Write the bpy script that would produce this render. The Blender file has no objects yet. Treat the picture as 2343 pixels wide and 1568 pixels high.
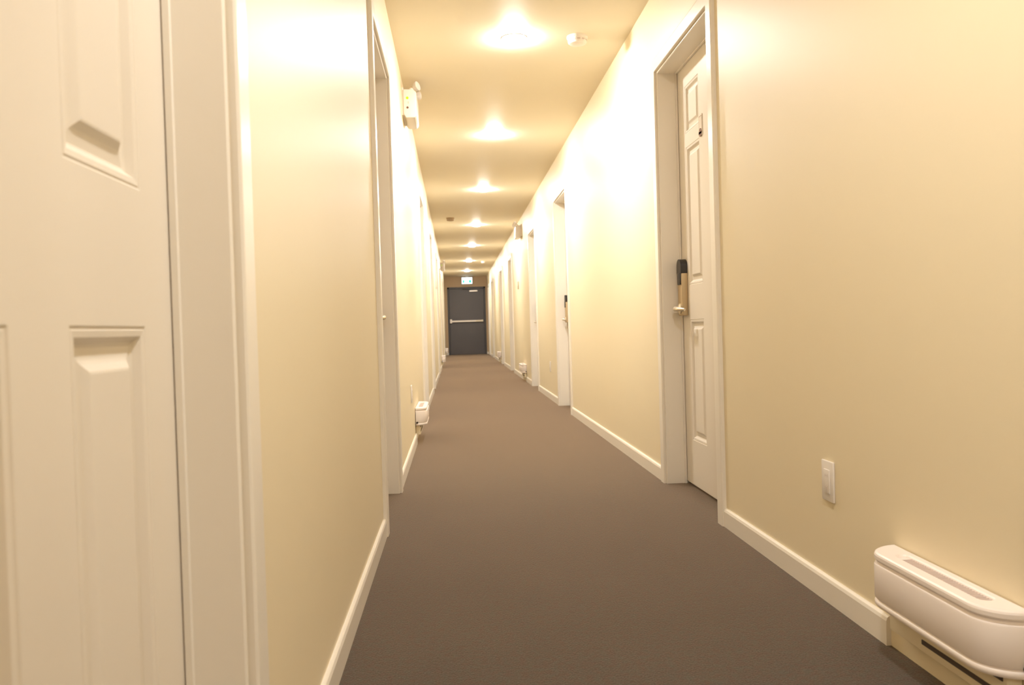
import bpy, bmesh, math, random
from mathutils import Vector, Matrix
random.seed(7)
scene = bpy.context.scene
COL = scene.collection

# ------------------------------------------------------------------ layout (metres; y runs down the corridor)
XL, XR, ZC = -0.30, 1.035, 2.447
Y0, Y1 = -5.5, 26.0
DOOR_H = 2.04
CAM_H = 0.80

# ------------------------------------------------------------------ materials
def new_mat(name):
    m = bpy.data.materials.new(name); m.use_nodes = True
    nt = m.node_tree
    return m, nt, nt.nodes['Principled BSDF']

def paint(name, col, rough=0.5, spec=0.5, bump=0.0, bscale=250.0, var=0.0, metal=0.0, coat=0.0):
    m, nt, b = new_mat(name)
    b.inputs['Roughness'].default_value = rough
    b.inputs['Specular IOR Level'].default_value = spec
    b.inputs['Metallic'].default_value = metal
    b.inputs['Coat Weight'].default_value = coat
    tc = nt.nodes.new('ShaderNodeTexCoord')
    n = nt.nodes.new('ShaderNodeTexNoise'); n.inputs['Scale'].default_value = 3.0; n.inputs['Detail'].default_value = 4
    nt.links.new(tc.outputs['Object'], n.inputs['Vector'])
    mix = nt.nodes.new('ShaderNodeMix'); mix.data_type = 'RGBA'
    mix.inputs[6].default_value = (*[c * (1 - var) for c in col], 1)
    mix.inputs[7].default_value = (*[min(1, c * (1 + var)) for c in col], 1)
    nt.links.new(n.outputs['Fac'], mix.inputs[0])
    nt.links.new(mix.outputs[2], b.inputs['Base Color'])
    if bump > 0:
        n2 = nt.nodes.new('ShaderNodeTexNoise'); n2.inputs['Scale'].default_value = bscale; n2.inputs['Detail'].default_value = 2
        nt.links.new(tc.outputs['Object'], n2.inputs['Vector'])
        bp = nt.nodes.new('ShaderNodeBump'); bp.inputs['Strength'].default_value = bump; bp.inputs['Distance'].default_value = 0.001
        nt.links.new(n2.outputs['Fac'], bp.inputs['Height']); nt.links.new(bp.outputs['Normal'], b.inputs['Normal'])
    return m

def emit(name, col, strength, base=(0.8, 0.8, 0.8)):
    m, nt, b = new_mat(name)
    b.inputs['Base Color'].default_value = (*base, 1)
    b.inputs['Emission Color'].default_value = (*col, 1)
    b.inputs['Emission Strength'].default_value = strength
    return m

def carpet():
    m, nt, b = new_mat('carpet')
    b.inputs['Roughness'].default_value = 0.95
    b.inputs['Specular IOR Level'].default_value = 0.15
    b.inputs['Sheen Weight'].default_value = 0.72; b.inputs['Sheen Tint'].default_value = (1.0, 0.80, 0.64, 1)
    b.inputs['Sheen Roughness'].default_value = 0.33
    tc = nt.nodes.new('ShaderNodeTexCoord')
    def noise(s, d=2, sx=1, sy=1):
        mp = nt.nodes.new('ShaderNodeMapping'); mp.inputs['Scale'].default_value = (sx, sy, 1)
        nt.links.new(tc.outputs['Object'], mp.inputs['Vector'])
        n = nt.nodes.new('ShaderNodeTexNoise'); n.inputs['Scale'].default_value = s; n.inputs['Detail'].default_value = d
        nt.links.new(mp.outputs['Vector'], n.inputs['Vector']); return n
    fine = noise(260, 3); hue = noise(55, 4); big = noise(2.2, 3)
    r1 = nt.nodes.new('ShaderNodeValToRGB')
    r1.color_ramp.elements[0].position = 0.3; r1.color_ramp.elements[0].color = (0.044, 0.037, 0.033, 1)
    r1.color_ramp.elements[1].position = 0.7; r1.color_ramp.elements[1].color = (0.108, 0.091, 0.081, 1)
    nt.links.new(fine.outputs['Fac'], r1.inputs['Fac'])
    r2 = nt.nodes.new('ShaderNodeValToRGB')
    r2.color_ramp.elements[0].position = 0.36; r2.color_ramp.elements[0].color = (1.0, 0.80, 0.74, 1)
    r2.color_ramp.elements[1].position = 0.64; r2.color_ramp.elements[1].color = (0.86, 0.97, 0.90, 1)
    nt.links.new(hue.outputs['Fac'], r2.inputs['Fac'])
    mu = nt.nodes.new('ShaderNodeMix'); mu.data_type = 'RGBA'; mu.blend_type = 'MULTIPLY'; mu.inputs[0].default_value = 1
    nt.links.new(r1.outputs[0], mu.inputs[6]); nt.links.new(r2.outputs[0], mu.inputs[7])
    r3 = nt.nodes.new('ShaderNodeValToRGB')
    r3.color_ramp.elements[0].position = 0.3; r3.color_ramp.elements[0].color = (0.93, 0.93, 0.93, 1)
    r3.color_ramp.elements[1].position = 0.7; r3.color_ramp.elements[1].color = (1.04, 1.04, 1.04, 1)
    nt.links.new(big.outputs['Fac'], r3.inputs['Fac'])
    mu2 = nt.nodes.new('ShaderNodeMix'); mu2.data_type = 'RGBA'; mu2.blend_type = 'MULTIPLY'; mu2.inputs[0].default_value = 1
    nt.links.new(mu.outputs[2], mu2.inputs[6]); nt.links.new(r3.outputs[0], mu2.inputs[7])
    nt.links.new(mu2.outputs[2], b.inputs['Base Color'])
    loops = nt.nodes.new('ShaderNodeTexVoronoi'); loops.inputs['Scale'].default_value = 220
    nt.links.new(tc.outputs['Object'], loops.inputs['Vector'])
    bp = nt.nodes.new('ShaderNodeBump'); bp.inputs['Strength'].default_value = 0.25; bp.inputs['Distance'].default_value = 0.002; bp.invert = True
    nt.links.new(loops.outputs['Distance'], bp.inputs['Height']); nt.links.new(bp.outputs['Normal'], b.inputs['Normal'])
    return m

M = {}
M['wall'] = paint('wall_paint_cream', (0.81, 0.718, 0.523), 0.47, 0.45, 0.06, 160, 0.012)
M['ceiling'] = paint('ceiling_paint_cream', (0.80, 0.725, 0.575), 0.55, 0.4, 0.12, 160, 0.012)
M['trim'] = paint('trim_paint_white', (0.84, 0.795, 0.72), 0.3, 0.5, 0.03, 90, 0.01)
M['door'] = paint('door_paint_white', (0.77, 0.715, 0.635), 0.38, 0.45, 0.05, 200, 0.01)
M['plastic'] = paint('white_plastic', (0.80, 0.755, 0.71), 0.35, 0.5, 0, 1, 0.01)
M['heater'] = paint('heater_enamel', (0.86, 0.79, 0.75), 0.4, 0.45, 0.04, 400, 0.01)
M['slot'] = paint('vent_shadow_grey', (0.62, 0.53, 0.49), 0.6)
M['dark'] = paint('heater_shade_dark', (0.07, 0.052, 0.042), 0.6)  # dark colour for the shade painted under the heater bodies
M['black'] = paint('black_plastic', (0.018, 0.014, 0.013), 0.3)
M['nickel'] = paint('satin_nickel', (0.72, 0.64, 0.50), 0.38, 0.5, 0, 1, 0.02, metal=0.75)
M['brass'] = paint('aged_nickel_housing', (0.56, 0.44, 0.27), 0.45, 0.5, 0, 1, 0.02, metal=0.4)
M['steel_door'] = paint('charcoal_steel_paint', (0.118, 0.112, 0.122), 0.45, 0.4, 0.05, 120, 0.05)
M['steel_frame'] = paint('charcoal_frame_paint', (0.075, 0.075, 0.085), 0.45, 0.4, 0.05, 120, 0.04)
M['alu'] = paint('brushed_aluminium', (0.80, 0.74, 0.68), 0.35, 0.5, 0, 1, 0.02, metal=0.3)
M['brown'] = paint('brown_print', (0.20, 0.09, 0.05), 0.5)
M['plaque'] = paint('plaque_white', (0.78, 0.72, 0.63), 0.3)
M['plaque_line'] = paint('plaque_outline', (0.45, 0.34, 0.25), 0.5)
M['plaque_grey'] = paint('plaque_grey', (0.62, 0.55, 0.46), 0.5)
M['detector_brown'] = paint('detector_tan', (0.42, 0.30, 0.17), 0.5)
M['carpet'] = carpet()
LAMP = (0.955, 0.92, 0.88)
M['lamp'] = emit('lamp_diffuser', LAMP, 800.0)
M['lamp_dim'] = emit('lamp_diffuser_dimmer', LAMP, 660.0)
M['sign_white'] = emit('sign_face_lit_white', (0.80, 0.93, 1.0), 1.7, (0.3, 0.3, 0.3))
M['sign_green'] = emit('sign_face_lit_green', (0.0, 0.80, 0.60), 1.0, (0.0, 0.25, 0.15))
M['led'] = emit('indicator_green', (0.60, 1.0, 0.0), 1.0, (0.1, 0.3, 0.0))
M['wall_end'] = paint('end_wall_dimmed_tan', (0.50, 0.37, 0.235), 0.5, 0.4, 0.06, 160, 0.012)  # dim light at the far end is put into this darker tan

# ------------------------------------------------------------------ mesh helpers
def link(name, bm, m, parent=None, smooth=False, loc=None):
    bmesh.ops.recalc_face_normals(bm, faces=bm.faces)
    me = bpy.data.meshes.new(name); bm.to_mesh(me); bm.free()
    mats = m if isinstance(m, (list, tuple)) else [m]
    for q in mats: me.materials.append(q)
    if smooth:
        for p in me.polygons: p.use_smooth = True
        try: me.set_sharp_from_angle(angle=math.radians(35))
        except Exception: pass
    o = bpy.data.objects.new(name, me); COL.objects.link(o)
    if parent: o.parent = parent
    if loc: o.location = loc
    return o

def empty(name, loc, label, cat=None, group=None, kind=None):
    o = bpy.data.objects.new(name, None); COL.objects.link(o)
    o.empty_display_size = 0.1; o.location = loc
    tag(o, label, cat, group, kind); return o

def tag(o, label=None, cat=None, group=None, kind=None):
    if label: o['label'] = label
    if cat: o['category'] = cat
    if group: o['group'] = group
    if kind: o['kind'] = kind
    return o

def box(bm, x0, x1, y0, y1, z0, z1, bev=0.0, seg=2, mi=0):
    x0, x1 = sorted((x0, x1)); y0, y1 = sorted((y0, y1)); z0, z1 = sorted((z0, z1))
    r = bmesh.ops.create_cube(bm, size=1.0)
    vs = r['verts']
    for v in vs:
        v.co = Vector(((x0 + x1) / 2 + v.co.x * (x1 - x0), (y0 + y1) / 2 + v.co.y * (y1 - y0), (z0 + z1) / 2 + v.co.z * (z1 - z0)))
    fs = {f for v in vs for f in v.link_faces}
    for f in fs: f.material_index = mi
    if bev > 0:
        es = {e for v in vs for e in v.link_edges}
        r2 = bmesh.ops.bevel(bm, geom=list(es), offset=bev, segments=seg, profile=0.5, affect='EDGES')
        for f in r2['faces']: f.material_index = mi

def lathe(bm, prof, c, axis='z', n=32, sign=1, mi=0):
    """prof: list of (radius, height) along axis"""
    rings = []
    for r, h in prof:
        ring = []
        if r < 1e-6:
            ring = [bm.verts.new((0, 0, 0))]
            pts = [(0, 0)]
        else:
            pts = [(r * math.cos(2 * math.pi * k / n), r * math.sin(2 * math.pi * k / n)) for k in range(n)]
            ring = [bm.verts.new((0, 0, 0)) for _ in pts]
        for v, (a, b2) in zip(ring, pts):
            hh = h * sign
            if axis == 'z': v.co = Vector((c[0] + a, c[1] + b2, c[2] + hh))
            elif axis == 'x': v.co = Vector((c[0] + hh, c[1] + a, c[2] + b2))
            else: v.co = Vector((c[0] + a, c[1] + hh, c[2] + b2))
        rings.append(ring)
    for A, B in zip(rings, rings[1:]):
        for k in range(n):
            a0, a1 = A[k % len(A)], A[(k + 1) % len(A)]
            b0, b1 = B[k % len(B)], B[(k + 1) % len(B)]
            q = []
            for v in (a0, a1, b1, b0):
                if v not in q: q.append(v)
            if len(q) >= 3:
                f = bm.faces.new(q); f.material_index = mi

def tube(bm, pts, r, n=12, mi=0, taper=None):
    pts = [Vector(p) for p in pts]
    rings = []
    for i, p in enumerate(pts):
        d = (pts[min(i + 1, len(pts) - 1)] - pts[max(i - 1, 0)]).normalized()
        up = Vector((0, 0, 1)) if abs(d.z) < 0.9 else Vector((1, 0, 0))
        a = d.cross(up).normalized(); b2 = a.cross(d).normalized()
        rr = r if taper is None else r * taper[i]
        rings.append([bm.verts.new(p + a * rr * math.cos(2 * math.pi * k / n) + b2 * rr * math.sin(2 * math.pi * k / n)) for k in range(n)])
    for A, B in zip(rings, rings[1:]):
        for k in range(n):
            bm.faces.new((A[k], A[(k + 1) % n], B[(k + 1) % n], B[k])).material_index = mi
    bm.faces.new(rings[0][::-1]).material_index = mi; bm.faces.new(rings[-1]).material_index = mi

def prism(bm, poly, z0, z1, mi=0, f=lambda a, b2, z: (a, b2, z)):
    lo = [bm.verts.new(f(a, b2, z0)) for a, b2 in poly]; hi = [bm.verts.new(f(a, b2, z1)) for a, b2 in poly]
    n = len(poly)
    fs = [bm.faces.new(lo[::-1]), bm.faces.new(hi)]
    fs += [bm.faces.new((lo[k], lo[(k + 1) % n], hi[(k + 1) % n], hi[k])) for k in range(n)]
    for q in fs: q.material_index = mi
    return lo, hi

# ------------------------------------------------------------------ doors table: side, y near, y far, recess
# side +1 = right wall, -1 = left wall
DOORS = [
    (-1, 0.425, 1.150, 0.078), (-1, 3.315, 4.110, 0.078), (-1, 7.560, 8.380, 0.078), (-1, 10.500, 11.330, 0.078),
    (-1, 14.250, 15.080, 0.078), (-1, 17.950, 18.780, 0.078), (-1, 21.600, 22.430, 0.078),
    (1, 3.235, 4.070, 0.098), (1, 7.450, 8.300, 0.098), (1, 10.370, 11.200, 0.098), (1, 14.650, 15.480, 0.098),
    (1, 17.600, 18.430, 0.098), (1, 21.900, 22.730, 0.098), (1, 24.350, 25.180, 0.098),
]
CASE_W, CASE_T, REVEAL = 0.066, 0.017, 0.005
WALL_T = 0.16

def wall_with_openings(side):
    bm = bmesh.new()
    xi = XR if side > 0 else XL
    xo = xi + side * WALL_T
    ops = sorted((a, b2) for s, a, b2, _ in DOORS if s == side)
    y = Y0
    for a, b2 in ops:
        box(bm, xi, xo, y, a, 0, ZC); box(bm, xi, xo, a, b2, DOOR_H, ZC); y = b2
    box(bm, xi, xo, y, Y1 + WALL_T, 0, ZC)
    bmesh.ops.remove_doubles(bm, verts=bm.verts, dist=1e-5)
    # drop the coincident inner faces between blocks
    seen = {}
    for f in list(bm.faces):
        k = tuple(sorted(v.index for v in f.verts)); seen.setdefault(k, []).append(f)
    return bm

bm = wall_with_openings(-1); tag(link('wall_left', bm, M['wall']), 'cream painted corridor wall on the left', kind='structure')
bm = wall_with_openings(1); tag(link('wall_right', bm, M['wall']), 'cream painted corridor wall on the right', kind='structure')

bm = bmesh.new(); box(bm, XL - WALL_T, XR + WALL_T, Y0 - WALL_T, Y1 + WALL_T, -0.05, 0)
tag(link('floor', bm, M['carpet']), 'grey brown carpet running the length of the corridor', kind='structure')
bm = bmesh.new(); box(bm, XL - WALL_T, XR + WALL_T, Y0 - WALL_T, Y1 + WALL_T, ZC, ZC + 0.05)
tag(link('ceiling', bm, M['ceiling']), 'cream painted corridor ceiling', kind='structure')
# end wall with an opening for the exit door
EX0, EX1, EZ = -0.212, 0.978, 2.115
bm = bmesh.new()
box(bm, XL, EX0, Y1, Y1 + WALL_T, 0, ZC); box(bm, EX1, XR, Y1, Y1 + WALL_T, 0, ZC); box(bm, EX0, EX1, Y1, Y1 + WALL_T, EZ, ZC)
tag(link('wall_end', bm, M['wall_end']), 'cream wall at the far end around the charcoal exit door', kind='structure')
bm = bmesh.new(); box(bm, XL, XR, Y0 - WALL_T, Y0, 0, ZC)
tag(link('wall_back', bm, M['wall']), 'cream wall closing the corridor behind the viewer', kind='structure')

# baseboards ------------------------------------------------------
HEATERS = [(1, 1.435, 1.915), (1, 12.15, 12.69), (1, 18.90, 19.44), (-1, 5.88, 6.42), (-1, 17.30, 17.84), (-1, 24.00, 24.54)]
def baseboard(side):
    bm = bmesh.new()
    xi = XR if side > 0 else XL
    cuts = [(a - CASE_W - 0.002, b2 + CASE_W + 0.002) for s, a, b2, _ in DOORS if s == side]
    cuts += [(a + 0.02, b2 + 0.025) for s, a, b2 in HEATERS if s == side]
    cuts = sorted(cuts)
    segs = []; y = Y0
    for a, b2 in cuts:
        if a > y: segs.append((y, a))
        y = max(y, b2)
    segs.append((y, Y1))
    T, Hh = 0.012, 0.072
    for a, b2 in segs:
        poly = [(0, 0), (T, 0), (T, Hh - 0.012), (T - 0.003, Hh - 0.004), (T - 0.007, Hh), (0, Hh)]
        prism(bm, poly, a, b2, f=lambda p, q, z: (xi - side * p, z, q))
    return bm
tag(link('baseboard_left', baseboard(-1), M['trim']), 'white baseboard along the left wall', kind='structure')
tag(link('baseboard_right', baseboard(1), M['trim']), 'white baseboard along the right wall', kind='structure')
bm = bmesh.new(); box(bm, EX1 + 0.002, XR - 0.013, Y1 - 0.012, Y1, 0, 0.072, 0.002)
box(bm, XL + 0.013, EX0 - 0.002, Y1 - 0.012, Y1, 0, 0.072, 0.002)
tag(link('baseboard_end', bm, M['trim']), 'short white baseboard stubs beside the exit door', kind='structure')

# ------------------------------------------------------------------ six-panel doors
def leaf_mesh(side, W, thick=0.044, gap=0.004, zb=0.014):
    """local frame: origin at the near bottom corner on the leaf face; u along +y, normal to the corridor = -side*x"""
    H = DOOR_H - 0.006
    k = min(1.0, W / 0.82)
    stile = 0.125 * k; mull = 0.135 * k
    if k < 0.95: stile, mull = 0.101, 0.112
    pw = (W - 2 * gap - 2 * stile - mull) / 2
    us = [gap + stile, gap + stile + pw, gap + stile + pw + mull, gap + stile + 2 * pw + mull]
    rows = [(0.232, 0.815), (0.980, 1.640), (1.705, 1.930)]
    ugrid = [gap] + us + [W - gap]
    zgrid = [zb, rows[0][0], rows[0][1], rows[1][0], rows[1][1], rows[2][0], rows[2][1], H]
    bm = bmesh.new()
    def P(u, n, z): return (-side * n, u, z)
    V = {}
    def g(i, j):
        if (i, j) not in V: V[i, j] = bm.verts.new(P(ugrid[i], 0, zgrid[j]))
        return V[i, j]
    # moulding profile: inset from the panel edge, depth
    prof = [(0.003, -0.0022), (0.005, -0.0008), (0.012, -0.0018), (0.019, -0.0105), (0.023, -0.0125), (0.036, -0.0104), (0.040, -0.0088), (0.048, -0.0030), (0.051, -0.0024)]
    for i in range(5):
        for j in range(7):
            panel = i in (1, 3) and j in (1, 3, 5)
            q = [g(i, j), g(i + 1, j), g(i + 1, j + 1), g(i, j + 1)]
            if not panel:
                bm.faces.new(q); continue
            u0, u1, z0, z1 = ugrid[i], ugrid[i + 1], zgrid[j], zgrid[j + 1]
            prev = q
            for ins, d in prof:
                cur = [bm.verts.new(P(a, d, b2)) for a, b2 in ((u0 + ins, z0 + ins), (u1 - ins, z0 + ins), (u1 - ins, z1 - ins), (u0 + ins, z1 - ins))]
                for s in range(4):
                    bm.faces.new((prev[s], prev[(s + 1) % 4], cur[(s + 1) % 4], cur[s]))
                prev = cur
            bm.faces.new(prev)
    # rounded-over rim and the sides / back of the slab
    rim = [g(0, 0), g(5, 0), g(5, 7), g(0, 7)]
    def border():
        b_ = [g(i, 0) for i in range(6)] + [g(5, j) for j in range(1, 8)] + [g(i, 7) for i in range(4, -1, -1)] + [g(0, j) for j in range(6, 0, -1)]
        return b_
    B = border()
    cu, cz = W / 2, H / 2
    prev = B
    for off, d in ((0.0015, -0.0006), (0.0025, -0.0025), (0.0025, -thick)):
        cur = []
        for v in B:
            u, z = v.co.y, v.co.z
            if abs(u - gap) < 1e-6: u -= off
            if abs(u - (W - gap)) < 1e-6: u += off
            if abs(z - zb) < 1e-6: z -= off
            if abs(z - H) < 1e-6: z += off
            cur.append(bm.verts.new(P(u, d, z)))
        for s in range(len(B)):
            bm.faces.new((prev[s], prev[(s + 1) % len(B)], cur[(s + 1) % len(B)], cur[s]))
        prev = cur
    bm.faces.new(prev)
    return bm

def make_lock(door, side, W, depth, small=False):
    """card-reader lock near the far edge of the leaf (as a part with its own pieces)"""
    f = -depth
    u = W - 0.068
    def X(n): return -side * n
    bm = bmesh.new()
    box(bm, X(f), X(f + (0.010 if small else 0.030)), u - 0.036, u + 0.036, 0.835, 0.905 if small else 1.068, 0.004, 3)
    hs = link('door_lock', bm, M['brass'], door, True)
    if small:
        k0 = 0.010
    else:
        k0 = 0.030
        reader(X, f, u, hs)
    lever(X, f, u, k0, side, hs)
    return hs

def reader(X, f, u, hs):
    bm = bmesh.new()   # hood of the reader, overhanging the plate
    poly = []
    for k in range(0, 13):
        a = math.pi * k / 12
        poly.append((0.0365 * math.cos(a), 1.078 + 0.032 * math.sin(a)))
    poly = [(0.0365, 1.040)] + poly + [(-0.0365, 1.040)]
    prism(bm, poly, f + 0.001, f + 0.034, f=lambda a, z, n: (X(n), u + a, z))
    box(bm, X(f + 0.026), X(f + 0.036), u - 0.026, u + 0.026, 0.985, 1.045, 0.004, 2)
    tag(link('card_reader', bm, M['black'], hs, True), 'black curved card reader hood')

def lever(X, f, u, k0, side, hs):
    bm = bmesh.new()   # lever: rose, neck, handle that turns back towards the door
    lathe(bm, [(0.0, 0.0), (0.026, 0.0), (0.026, 0.006), (0.020, 0.010), (0.013, 0.012), (0.012, 0.030), (0.0, 0.030)], (X(f + k0 - 0.001), u, 0.868), 'x', 24, -side)
    pts = []
    for k in range(9):
        t = k / 8
        pts.append((X(f + k0 + 0.026 + 0.010 * math.sin(t * math.pi / 2) - 0.024 * max(0, t - 0.7) / 0.3), u - 0.004 - 0.112 * t, 0.868 - 0.006 * t * t))
    tube(bm, pts, 0.0098, 12, taper=[1.25, 1.2, 1.1, 1.05, 1, 1, .95, .9, .75])
    link('lever', bm, M['nickel'], hs, True)

def make_frame(door, side, W, depth):
    def X(n): return -side * n
    # casing: two legs and a head, mitred look with eased edges
    bm = bmesh.new()
    r = REVEAL
    poly = [(0, 0), (CASE_T - 0.004, 0), (CASE_T - 0.001, 0.002), (CASE_T, 0.005), (CASE_T, CASE_W - 0.008), (CASE_T - 0.002, CASE_W - 0.003), (CASE_T - 0.006, CASE_W), (0, CASE_W)]
    path = [(0 - r, 0, -1, 0), (0 - r, DOOR_H + r, -1, 1), (W + r, DOOR_H + r, 1, 1), (W + r, 0, 1, 0)]
    rings = []
    for (u, z, du, dz) in path:
        rings.append([bm.verts.new((X(n), u + du * w, z + dz * w)) for n, w in poly])
    for A, B in zip(rings, rings[1:]):
        for s in range(len(poly)):
            bm.faces.new((A[s], A[(s + 1) % len(poly)], B[(s + 1) % len(poly)], B[s]))
    bm.faces.new(rings[0]); bm.faces.new(rings[-1][::-1])
    link('door_casing', bm, M['trim'], door)
    # jamb lining with a narrow stop bead in front of the leaf
    bm = bmesh.new()
    back = -(WALL_T - 0.002)
    jt = 0.0009
    poly = [(0.004, 0.012), (0.004, -0.003), (0.001, -0.006), (-depth + 0.012, -0.006), (-depth + 0.011, -0.011), (-depth + 0.002, -0.011), (-depth + 0.002, -0.002), (back, -0.002), (back, 0.012)]
    # (n, outward offset); negative offset reaches into the opening
    rings = []
    for (u, z, du, dz) in [(0, 0, -1, 0), (0, DOOR_H, -1, 1), (W, DOOR_H, 1, 1), (W, 0, 1, 0)]:
        rings.append([bm.verts.new((X(n), u + du * (w if True else 0), z + dz * w)) for n, w in [(a, b2 if b2 < 0 else -0.0005) for a, b2 in poly]])
    for A, B in zip(rings, rings[1:]):
        for s in range(len(poly)):
            bm.faces.new((A[s], A[(s + 1) % len(poly)], B[(s + 1) % len(poly)], B[s]))
    bm.faces.new(rings[0]); bm.faces.new(rings[-1][::-1])
    link('door_jamb', bm, M['trim'], door)

DOOR_LABELS = {
    0: 'white six panel door filling the left edge of the view, nearest of all',
    1: 'second white panel door on the left, before the near left wall heater',
    2: 'third white panel door on the left, just beyond the near left heater',
    3: 'fourth white panel door on the left, two doors past the near left heater',
    4: 'fifth white panel door on the left, beyond the small grey plaque',
    5: 'sixth white panel door on the left, just past the middle left heater',
    6: 'last white panel door on the left, before the exit door',
    7: 'white six panel door with black card lock, nearest on the right',
    8: 'second white panel door on the right, next after the nearest one',
    9: 'third white panel door on the right, showing its dark lock edge on',
    10: 'fourth white panel door on the right, first beyond the right emergency light',
    11: 'fifth white panel door on the right, before the farthest right heater',
    12: 'second last white panel door on the right, past the farthest heater',
    13: 'last white panel door on the right, beside the exit door',
}
for i, (side, a, b2, dep) in enumerate(DOORS):
    W = b2 - a
    xi = XR if side > 0 else XL
    d = empty('door_%d' % (i + 1), (xi, a, 0), DOOR_LABELS[i], kind='structure')
    d['group'] = 'white panel doors along the corridor'
    lf = link('door_leaf', leaf_mesh(side, W), M['door'], d)
    lf.location = (side * dep, 0, 0)
    for p in lf.data.polygons: p.use_smooth = False
    make_frame(d, side, W, dep)
    if i != 0:
        make_lock(d, side, W, dep, small=side < 0)
    if i == 7:
        # small clear-edged plaque with a brown emblem in the middle of the leaf
        n0 = -dep
        uc, zc = 3.688 - a, 1.672
        bm = bmesh.new(); box(bm, -side * n0, -side * (n0 + 0.004), uc - 0.024, uc + 0.024, 1.640, 1.735, 0.001, 1)
        pq = link('door_plaque', bm, M['plaque'], d)
        bm = bmesh.new()
        x1 = -side * (n0 + 0.0045)
        for (p, q, r_, s_) in ((uc - 0.020, uc - 0.017, 1.665, 1.728), (uc + 0.017, uc + 0.020, 1.665, 1.728), (uc - 0.020, uc + 0.020, 1.725, 1.729)):
            box(bm, -side * (n0 + 0.003), x1, p, q, r_, s_)
        link('plaque_outline', bm, M['plaque_line'], pq)
        bm = bmesh.new()
        lathe(bm, [(0.0, 0.0), (0.019, 0.0), (0.019, 0.002), (0.0, 0.002)], (-side * (n0 + 0.0035), uc, 1.655), 'x', 20, -side)
        box(bm, -side * (n0 + 0.0035), -side * (n0 + 0.0055), uc - 0.022, uc + 0.022, 1.648, 1.658)
        tag(link('emblem', bm, M['brown'], pq), 'brown emblem at the foot of the plaque')

# ------------------------------------------------------------------ exit door at the far end
d = empty('door_15', ((EX0 + EX1) / 2, Y1, 0), 'charcoal steel exit door with push bar at the far end', kind='structure')
cx = (EX0 + EX1) / 2
def ex(p): return p - cx
FW = 0.055
bm = bmesh.new()
for x0, x1, z0, z1 in ((EX0, EX0 + FW, 0, EZ), (EX1 - FW, EX1, 0, EZ), (EX0, EX1, EZ - FW, EZ)):
    box(bm, ex(x0), ex(x1), -0.012, WALL_T - 0.01, z0, z1, 0.003, 1)
link('door_frame', bm, M['steel_frame'], d)
bm = bmesh.new(); box(bm, ex(EX0 + FW + 0.003), ex(EX1 - FW - 0.003), 0.010, 0.055, 0.008, EZ - FW - 0.003, 0.002, 1)
link('door_leaf', bm, M['steel_door'], d)
bm = bmesh.new()
box(bm, ex(-0.150), ex(0.875), -0.055, -0.028, 1.020, 1.075, 0.005, 2)
box(bm, ex(-0.150), ex(-0.085), -0.060, 0.012, 0.985, 1.115, 0.006, 2)
box(bm, ex(0.845), ex(0.885), -0.050, 0.012, 1.015, 1.080, 0.006, 2)
pb = link('push_bar', bm, M['alu'], d)
bm = bmesh.new(); box(bm, ex(0.655), ex(0.878), -0.057, -0.030, 1.024, 1.071, 0.004, 2)
tag(link('latch_cover', bm, M['nickel'], pb), 'yellowish end of the push bar')
bm = bmesh.new()
box(bm, ex(0.480), ex(0.735), -0.055, 0.012, 1.960, 2.008, 0.006, 2)
cl = link('door_closer', bm, M['alu'], d)
bm = bmesh.new()
tube(bm, [(ex(0.52), -0.02, 2.01), (ex(0.50), -0.02, 2.03), (ex(0.25), -0.06, 2.045), (ex(0.40), -0.015, 2.075)], 0.008, 8)
link('closer_arm', bm, M['steel_frame'], cl)

# ------------------------------------------------------------------ ceiling lights
LY = [(4.737, 'nearest round ceiling light, large and bright at the top of the view'),
      (7.104, 'second round ceiling light counted from the viewer'),
      (9.873, 'third round ceiling light counted from the viewer'),
      (13.20, 'fourth round ceiling light, just right of the tan smoke detector'),
      (16.45, 'fifth round ceiling light, three before the exit sign'),
      (20.10, 'sixth round ceiling light, level with the far smoke detector'),
      (23.50, 'last round ceiling light, right above the exit sign'),
      (1.00, 'round ceiling light just behind the top edge of the view'),
      (-2.40, 'round ceiling light behind the viewer')]
def make_light(y, label):
    t = empty('ceiling_light', (0.385, y, ZC), label, 'ceiling light', 'round ceiling lights down the middle of the corridor')
    bm = bmesh.new()
    lathe(bm, [(0.066, 0.0), (0.076, 0.0), (0.076, -0.002), (0.073, -0.005), (0.066, -0.006), (0.066, 0.0)], (0, 0, 0), 'z', 40)
    link('trim_ring', bm, M['plastic'], t, True)
    bm = bmesh.new()
    lathe(bm, [(0.0655, -0.001), (0.0655, -0.011), (0.062, -0.015), (0.050, -0.019), (0.030, -0.022), (0.0, -0.023)], (0, 0, 0), 'z', 24)
    link('diffuser', bm, M['lamp'] if y > 2 else M['lamp_dim'], t, True)
for y, lb in LY: make_light(y, lb)

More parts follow.
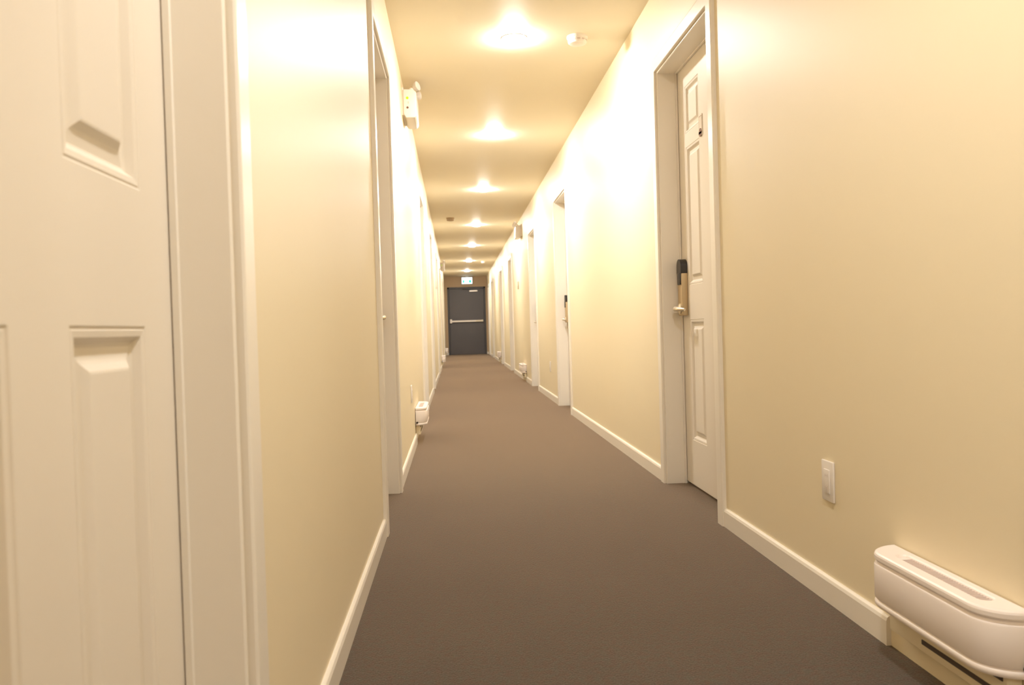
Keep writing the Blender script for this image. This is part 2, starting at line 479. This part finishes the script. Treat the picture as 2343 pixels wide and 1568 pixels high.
# ------------------------------------------------------------------ smoke detectors
def detector(x, y, label, mat, r=0.062):
    t = empty('smoke_detector', (x, y, ZC), label, 'smoke detector', 'smoke detectors on the ceiling')
    bm = bmesh.new()
    lathe(bm, [(0.0, 0.0), (r, 0.0), (r, -0.010), (r * 0.96, -0.013), (0.0, -0.013)], (0, 0, 0), 'z', 36)
    link('base_plate', bm, mat, t, True)
    bm = bmesh.new()
    lathe(bm, [(0.0, -0.013), (r * 0.90, -0.013), (r * 0.88, -0.034), (r * 0.80, -0.042), (r * 0.5, -0.046), (0.0, -0.047)], (0, 0, 0), 'z', 36)
    c = link('cover', bm, mat, t, True)
    bm = bmesh.new()
    for k in range(12):
        a = 2 * math.pi * k / 12
        v0 = Vector((math.cos(a), math.sin(a), 0)); 
        mtx = Matrix.Rotation(a, 4, 'Z')
        b3 = bmesh.new(); box(b3, r * 0.865, r * 0.90, -0.009, 0.009, -0.030, -0.022)
        bmesh.ops.transform(b3, matrix=mtx, verts=b3.verts)
        me = bpy.data.meshes.new('tmp'); b3.to_mesh(me); b3.free(); bm.from_mesh(me); bpy.data.meshes.remove(me)
    link('vent_slots', bm, M['slot'], c)
detector(0.745, 4.72, 'white round smoke detector right of the nearest ceiling light', M['plastic'], 0.060)
detector(-0.020, 12.32, 'tan round smoke detector left of the fourth ceiling light', M['detector_brown'], 0.062)
detector(0.735, 20.35, 'tiny far smoke detector right of the sixth ceiling light', M['plastic'], 0.050)

# ------------------------------------------------------------------ emergency lights
def emergency(side, y, label, ztop=2.385, led=True):
    xi = XR if side > 0 else XL
    t = empty('emergency_light', (xi, y, ztop - 0.19), label, 'emergency light', 'battery emergency lights high on the walls')
    def X(n): return -side * n
    D, Lh, Hh = 0.095, 0.32, 0.185
    bm = bmesh.new()   # body with tapered underside
    poly = [(0.010, 0.025), (0.026, 0.0), (D - 0.012, 0.0), (D, 0.016), (D, Hh - 0.02), (D - 0.02, Hh - 0.002), (0.010, Hh)]
    prism(bm, poly, 0.0, Lh, f=lambda n, z, u: (X(n), u, z))
    bmesh.ops.bevel(bm, geom=list(bm.edges), offset=0.006, segments=2, affect='EDGES', profile=0.5)
    link('housing', bm, M['plastic'], t, True)
    bm = bmesh.new(); box(bm, X(-0.001), X(0.012), 0.01, Lh - 0.01, 0.02, Hh + 0.012, 0.002, 1)
    link('mounting_plate', bm, M['trim'], t)
    for uu, tilt in ((0.055, -0.5), (Lh - 0.055, 0.5)):
        bm = bmesh.new()   # lamp head: swivel and reflector cup
        lathe(bm, [(0.0, 0.0), (0.016, 0.0), (0.016, 0.012), (0.010, 0.022), (0.0, 0.022)], (X(0.062), uu, Hh - 0.002), 'z', 18)
        h = link('lamp_head', bm, M['plastic'], t, True)
        bm = bmesh.new()
        lathe(bm, [(0.0, -0.024), (0.018, -0.022), (0.030, -0.006), (0.038, 0.016), (0.036, 0.020), (0.030, 0.016), (0.0, 0.012)], (0, 0, 0), 'x', 26, -side)
        m4 = Matrix.Translation((X(0.092), uu, Hh + 0.030)) @ Matrix.Rotation(tilt * -side, 4, 'Z') @ Matrix.Rotation(0.25 * side, 4, 'Y') @ Matrix.Scale(0.82, 4)
        bmesh.ops.transform(bm, matrix=m4, verts=bm.verts)
        link('reflector', bm, M['plastic'], h, True)
    if led:
        bm = bmesh.new(); lathe(bm, [(0.0, 0.0), (0.009, 0.0), (0.008, 0.004), (0.0, 0.005)], (X(0.036), 0.0005, Hh - 0.058), 'y', 14, -1)
        tag(link('indicator_lamp', bm, M['led'], t), 'glowing green indicator')
        bm = bmesh.new(); lathe(bm, [(0.0, 0.0), (0.0075, 0.0), (0.007, 0.004), (0.0, 0.004)], (X(0.036), 0.0005, Hh - 0.120), 'y', 14, -1)
        tag(link('test_button', bm, M['brown'], t), 'brown test button')
        bm = bmesh.new(); box(bm, X(0.039), X(0.045), -0.002, 0.004, Hh - 0.095, Hh - 0.081)
        link('charge_window', bm, M['plaque_grey'], t)
emergency(-1, 5.45, 'white emergency light with green indicator high on the near left wall', 2.375)
emergency(1, 12.35, 'emergency light with two lamp heads high on the right wall', 2.330, led=False)
emergency(-1, 19.35, 'small distant emergency light with green indicator on the left wall', 2.36)

# ------------------------------------------------------------------ exit sign
t = empty('exit_sign', (0.415, Y1 - 0.03, 2.447), 'glowing white and green exit sign above the charcoal door', 'exit sign')
bm = bmesh.new(); box(bm, -0.045, 0.045, -0.035, 0.0, -0.030, 0.0, 0.004, 2)
link('mounting_canopy', bm, M['plastic'], t)
bm = bmesh.new(); box(bm, -0.172, 0.172, -0.040, 0.0, -0.248, -0.030, 0.006, 2)
link('sign_housing', bm, M['plastic'], t)
bm = bmesh.new(); box(bm, -0.162, 0.162, -0.044, -0.038, -0.240, -0.038, 0.002, 1)
fc = link('lit_face', bm, M['sign_white'], t)
bm = bmesh.new()
def onface(a, z, y): return (a, y, z)
prism(bm, [(-0.130, -0.207), (-0.084, -0.207), (-0.084, -0.155), (-0.098, -0.112), (-0.116, -0.112), (-0.130, -0.155)], -0.0462, -0.0435, f=lambda a, z, y: (a, y, z))
tag(link('pictogram', bm, M['sign_green'], fc), 'narrow green block')
bm = bmesh.new()
prism(bm, [(0.065, -0.203), (0.128, -0.203), (0.128, -0.165), (0.118, -0.118), (0.080, -0.118), (0.065, -0.155)], -0.0462, -0.0435, f=lambda a, z, y: (a, y, z))
tag(link('pictogram', bm, M['sign_green'], fc), 'wide green block')

# ------------------------------------------------------------------ wall heaters
def rounded_plan(D, L, r, n=8, back=0.004):
    """outline in (n, u): back against wall, two front corners rounded"""
    pts = [(back, 0.0)]
    for k in range(n + 1):
        a = -math.pi / 2 + (math.pi / 2) * k / n
        pts.append((D - r + r * math.cos(a), r + r * math.sin(a)))
    for k in range(n + 1):
        a = (math.pi / 2) * k / n
        pts.append((D - r + r * math.cos(a), L - r + r * math.sin(a)))
    pts.append((back, L))
    return pts

def heater(side, y0, y1, label):
    xi = XR if side > 0 else XL
    t = empty('wall_heater', (xi, y0, 0), label, 'heater', 'low white convector heaters on the walls')
    L, D = y1 - y0, 0.082
    def X(n): return -side * n
    def loft(bm, levels, holes=False):
        rings = []
        for z, inset in levels:
            pl = rounded_plan(D - inset, L - 2 * inset * 0.8, 0.076, 12)
            rings.append([bm.verts.new((X(n), u + inset * 0.8, z)) for n, u in pl])
        m = len(rings[0])
        for A, B in zip(rings, rings[1:]):
            for k in range(m): bm.faces.new((A[k], A[(k + 1) % m], B[(k + 1) % m], B[k]))
        return rings
    bm = bmesh.new()   # main body with the lower rolled lip
    rg = loft(bm, [(0.128, 0.006), (0.130, 0.002), (0.134, 0.0), (0.140, 0.0), (0.143, 0.0015), (0.1455, 0.004), (0.148, 0.0015), (0.151, 0.0), (0.2235, 0.0), (0.2275, 0.0012), (0.2285, 0.0045), (0.2340, 0.0055)])
    bm.faces.new(rg[0][::-1]); bm.faces.new(rg[-1])
    link('body', bm, M['heater'], t, True)
    bm = bmesh.new()   # cap with the long outlet slot sunk in it
    rg = loft(bm, [(0.2342, 0.0055), (0.237, 0.002), (0.240, 0.0005), (0.248, 0.0005), (0.252, 0.002), (0.2545, 0.0055)])
    bm.faces.new(rg[0][::-1])
    top = rg[-1]
    s0, s1, n0, n1 = 0.070, L - 0.085, 0.017, 0.053
    def stad(z, g):
        pts = []
        r = (n1 - n0) / 2 - g; cn = (n0 + n1) / 2
        for k in range(9):
            a = -math.pi + math.pi * k / 8
            pts.append((cn + r * math.cos(a), s0 + (n1 - n0) / 2 + r * math.sin(a)))
        for k in range(9):
            a = math.pi * k / 8
            pts.append((cn + r * math.cos(a), s1 - (n1 - n0) / 2 + r * math.sin(a)))
        return [bm.verts.new((X(a), b4, z)) for a, b4 in pts]
    rim = stad(0.2545, 0.0)
    es = []
    for ring in (top, rim):
        for k in range(len(ring)):
            e = bm.edges.get((ring[k], ring[(k + 1) % len(ring)])) or bm.edges.new((ring[k], ring[(k + 1) % len(ring)]))
            es.append(e)
    bmesh.ops.triangle_fill(bm, use_beauty=True, edges=es)
    prev = rim
    for z, g in ((0.2515, 0.003), (0.247, 0.0045)):
        cur = stad(z, g)
        for k in range(len(rim)): bm.faces.new((prev[k], prev[(k + 1) % len(rim)], cur[(k + 1) % len(rim)], cur[k]))
        prev = cur
    bm.faces.new(prev)
    cap = link('top_cap', bm, M['heater'], t, False)
    bm = bmesh.new()   # fins in the slot
    nf = int((s1 - s0 - 0.03) / 0.009)
    for k in range(nf):
        u = s0 + 0.015 + k * 0.009
        box(bm, X(n0 + 0.005), X(n1 - 0.005), u, u + 0.003, 0.2472, 0.2505)
    link('outlet_grille', bm, M['slot'], cap)
    bm = bmesh.new()   # set-back chassis under the body
    box(bm, X(0.002), X(0.034), 0.030, L - 0.030, 0.062, 0.130, 0.004, 2)
    ch = link('chassis', bm, M['wall'], t, True)
    bm = bmesh.new()
    box(bm, X(0.0335), X(0.036), 0.04, L - 0.04, 0.112, 0.128)  # dark strip painted in for the shadowed gap below the body
    link('underside_shade', bm, M['dark'], ch)
    bm = bmesh.new(); box(bm, X(0.0335), X(0.036), 0.05, L - 0.17, 0.080, 0.090)  # lower strip: shading on the chassis front, painted dark
    link('underside_shade', bm, M['dark'], ch)
    bm = bmesh.new()
    lathe(bm, [(0.0, 0.0), (0.007, 0.0), (0.007, 0.009), (0.006, 0.011), (0.0, 0.011)], (X(0.014), 0.002, 0.150), 'y', 20, -1)
    tag(link('thermostat_knob', bm, M['black'], t, True), 'small black knob')
HL = ['large white convector heater on the near right wall below the outlet',
      'low white heater on the right wall under the emergency light',
      'farthest low heater on the right wall, tiny near the exit door',
      'low white heater on the left wall, nearest of those on the left',
      'middle low heater on the left wall, half hidden along the baseboard',
      'last low heater on the left wall, touching the exit door corner']
for (s, a, b2), lb in zip(HEATERS, HL): heater(s, a, b2, lb)

# ------------------------------------------------------------------ outlets
def outlet(side, yc, zc, label):
    xi = XR if side > 0 else XL
    t = empty('power_outlet', (xi, yc, zc), label, 'power outlet', 'white power outlets low on the walls')
    def X(n): return -side * n
    bm = bmesh.new(); box(bm, X(0.0), X(0.007), -0.036, 0.036, -0.056, 0.058, 0.003, 2)
    p = link('cover_plate', bm, M['plastic'], t, True)
    bm = bmesh.new(); box(bm, X(0.006), X(0.0095), -0.0175, 0.0175, -0.034, 0.034, 0.0015, 2)
    r = link('receptacle', bm, M['plastic'], t, True)
    for zz in (0.017, -0.017):
        bm = bmesh.new()
        box(bm, X(0.0085), X(0.0099), -0.008, -0.006, zz - 0.004, zz + 0.005)
        box(bm, X(0.0085), X(0.0099), 0.005, 0.007, zz - 0.004, zz + 0.004)
        box(bm, X(0.0085), X(0.00975), -0.007, 0.006, zz - 0.0008, zz + 0.0002)
        link('socket', bm, M['slot'], r)
outlet(1, 2.258, 0.343, 'white power outlet on the near right wall above the heater')
outlet(1, 9.07, 0.360, 'white power outlet on the right wall between the second and third doors')
outlet(-1, 5.45, 0.385, 'white power outlet on the left wall just before the near heater')

# ------------------------------------------------------------------ wall plaques
def plaque(side, y, z, label):
    xi = XR if side > 0 else XL
    bm = bmesh.new(); box(bm, 0, -side * 0.022, -0.05, 0.05, -0.06, 0.06, 0.003, 2)
    o = link('wall_plaque', bm, M['plaque_grey'], None, True, (xi, y, z))
    tag(o, label, 'plaque', 'small grey plaques at eye level')
plaque(1, 13.25, 1.475, 'small grey plaque on the right wall below the emergency light')
plaque(-1, 13.80, 1.545, 'small grey plaque on the left wall beyond the fourth door')

# ------------------------------------------------------------------ world, camera, view
w = bpy.data.worlds.new('World'); scene.world = w; w.use_nodes = True
w.node_tree.nodes['Background'].inputs[0].default_value = (0.02, 0.018, 0.015, 1)
w.node_tree.nodes['Background'].inputs[1].default_value = 0.0

F = 1900.0; CX, CY = 1171.5, 784.0
VX, VY, ROLL = 1041.3, 754.0, math.radians(1.757)
Dc = Vector(((VX - CX) / F, -(VY - CY) / F, -1.0)).normalized()       # corridor axis in camera space
Uc = Vector((-math.sin(ROLL), math.cos(ROLL), 0)); Uc = (Uc - Uc.dot(Dc) * Dc).normalized()
Rc = Dc.cross(Uc).normalized()
Rm = Matrix(((Rc.x, Rc.y, Rc.z), (Dc.x, Dc.y, Dc.z), (Uc.x, Uc.y, Uc.z)))  # camera space -> world
cd = bpy.data.cameras.new('camera'); cam = bpy.data.objects.new('camera', cd); COL.objects.link(cam)
cam.matrix_world = Matrix.Translation((0, 0, CAM_H)) @ Rm.to_4x4()
cd.sensor_fit = 'HORIZONTAL'; cd.sensor_width = 36.0; cd.lens = F / 2343.0 * 36.0
cd.clip_start = 0.02; cd.clip_end = 100
cd.dof.use_dof = True; cd.dof.focus_distance = 3.2; cd.dof.aperture_fstop = 6.3
scene.camera = cam

scene.view_settings.view_transform = 'Standard'
scene.view_settings.look = 'None'
scene.view_settings.gamma = 1.0
scene.view_settings.use_curve_mapping = False
scene.view_settings.exposure = 0.0
c = scene.cycles
c.use_denoising = True
c.max_bounces = 14; c.diffuse_bounces = 10; c.glossy_bounces = 4
c.sample_clamp_indirect = 8.0
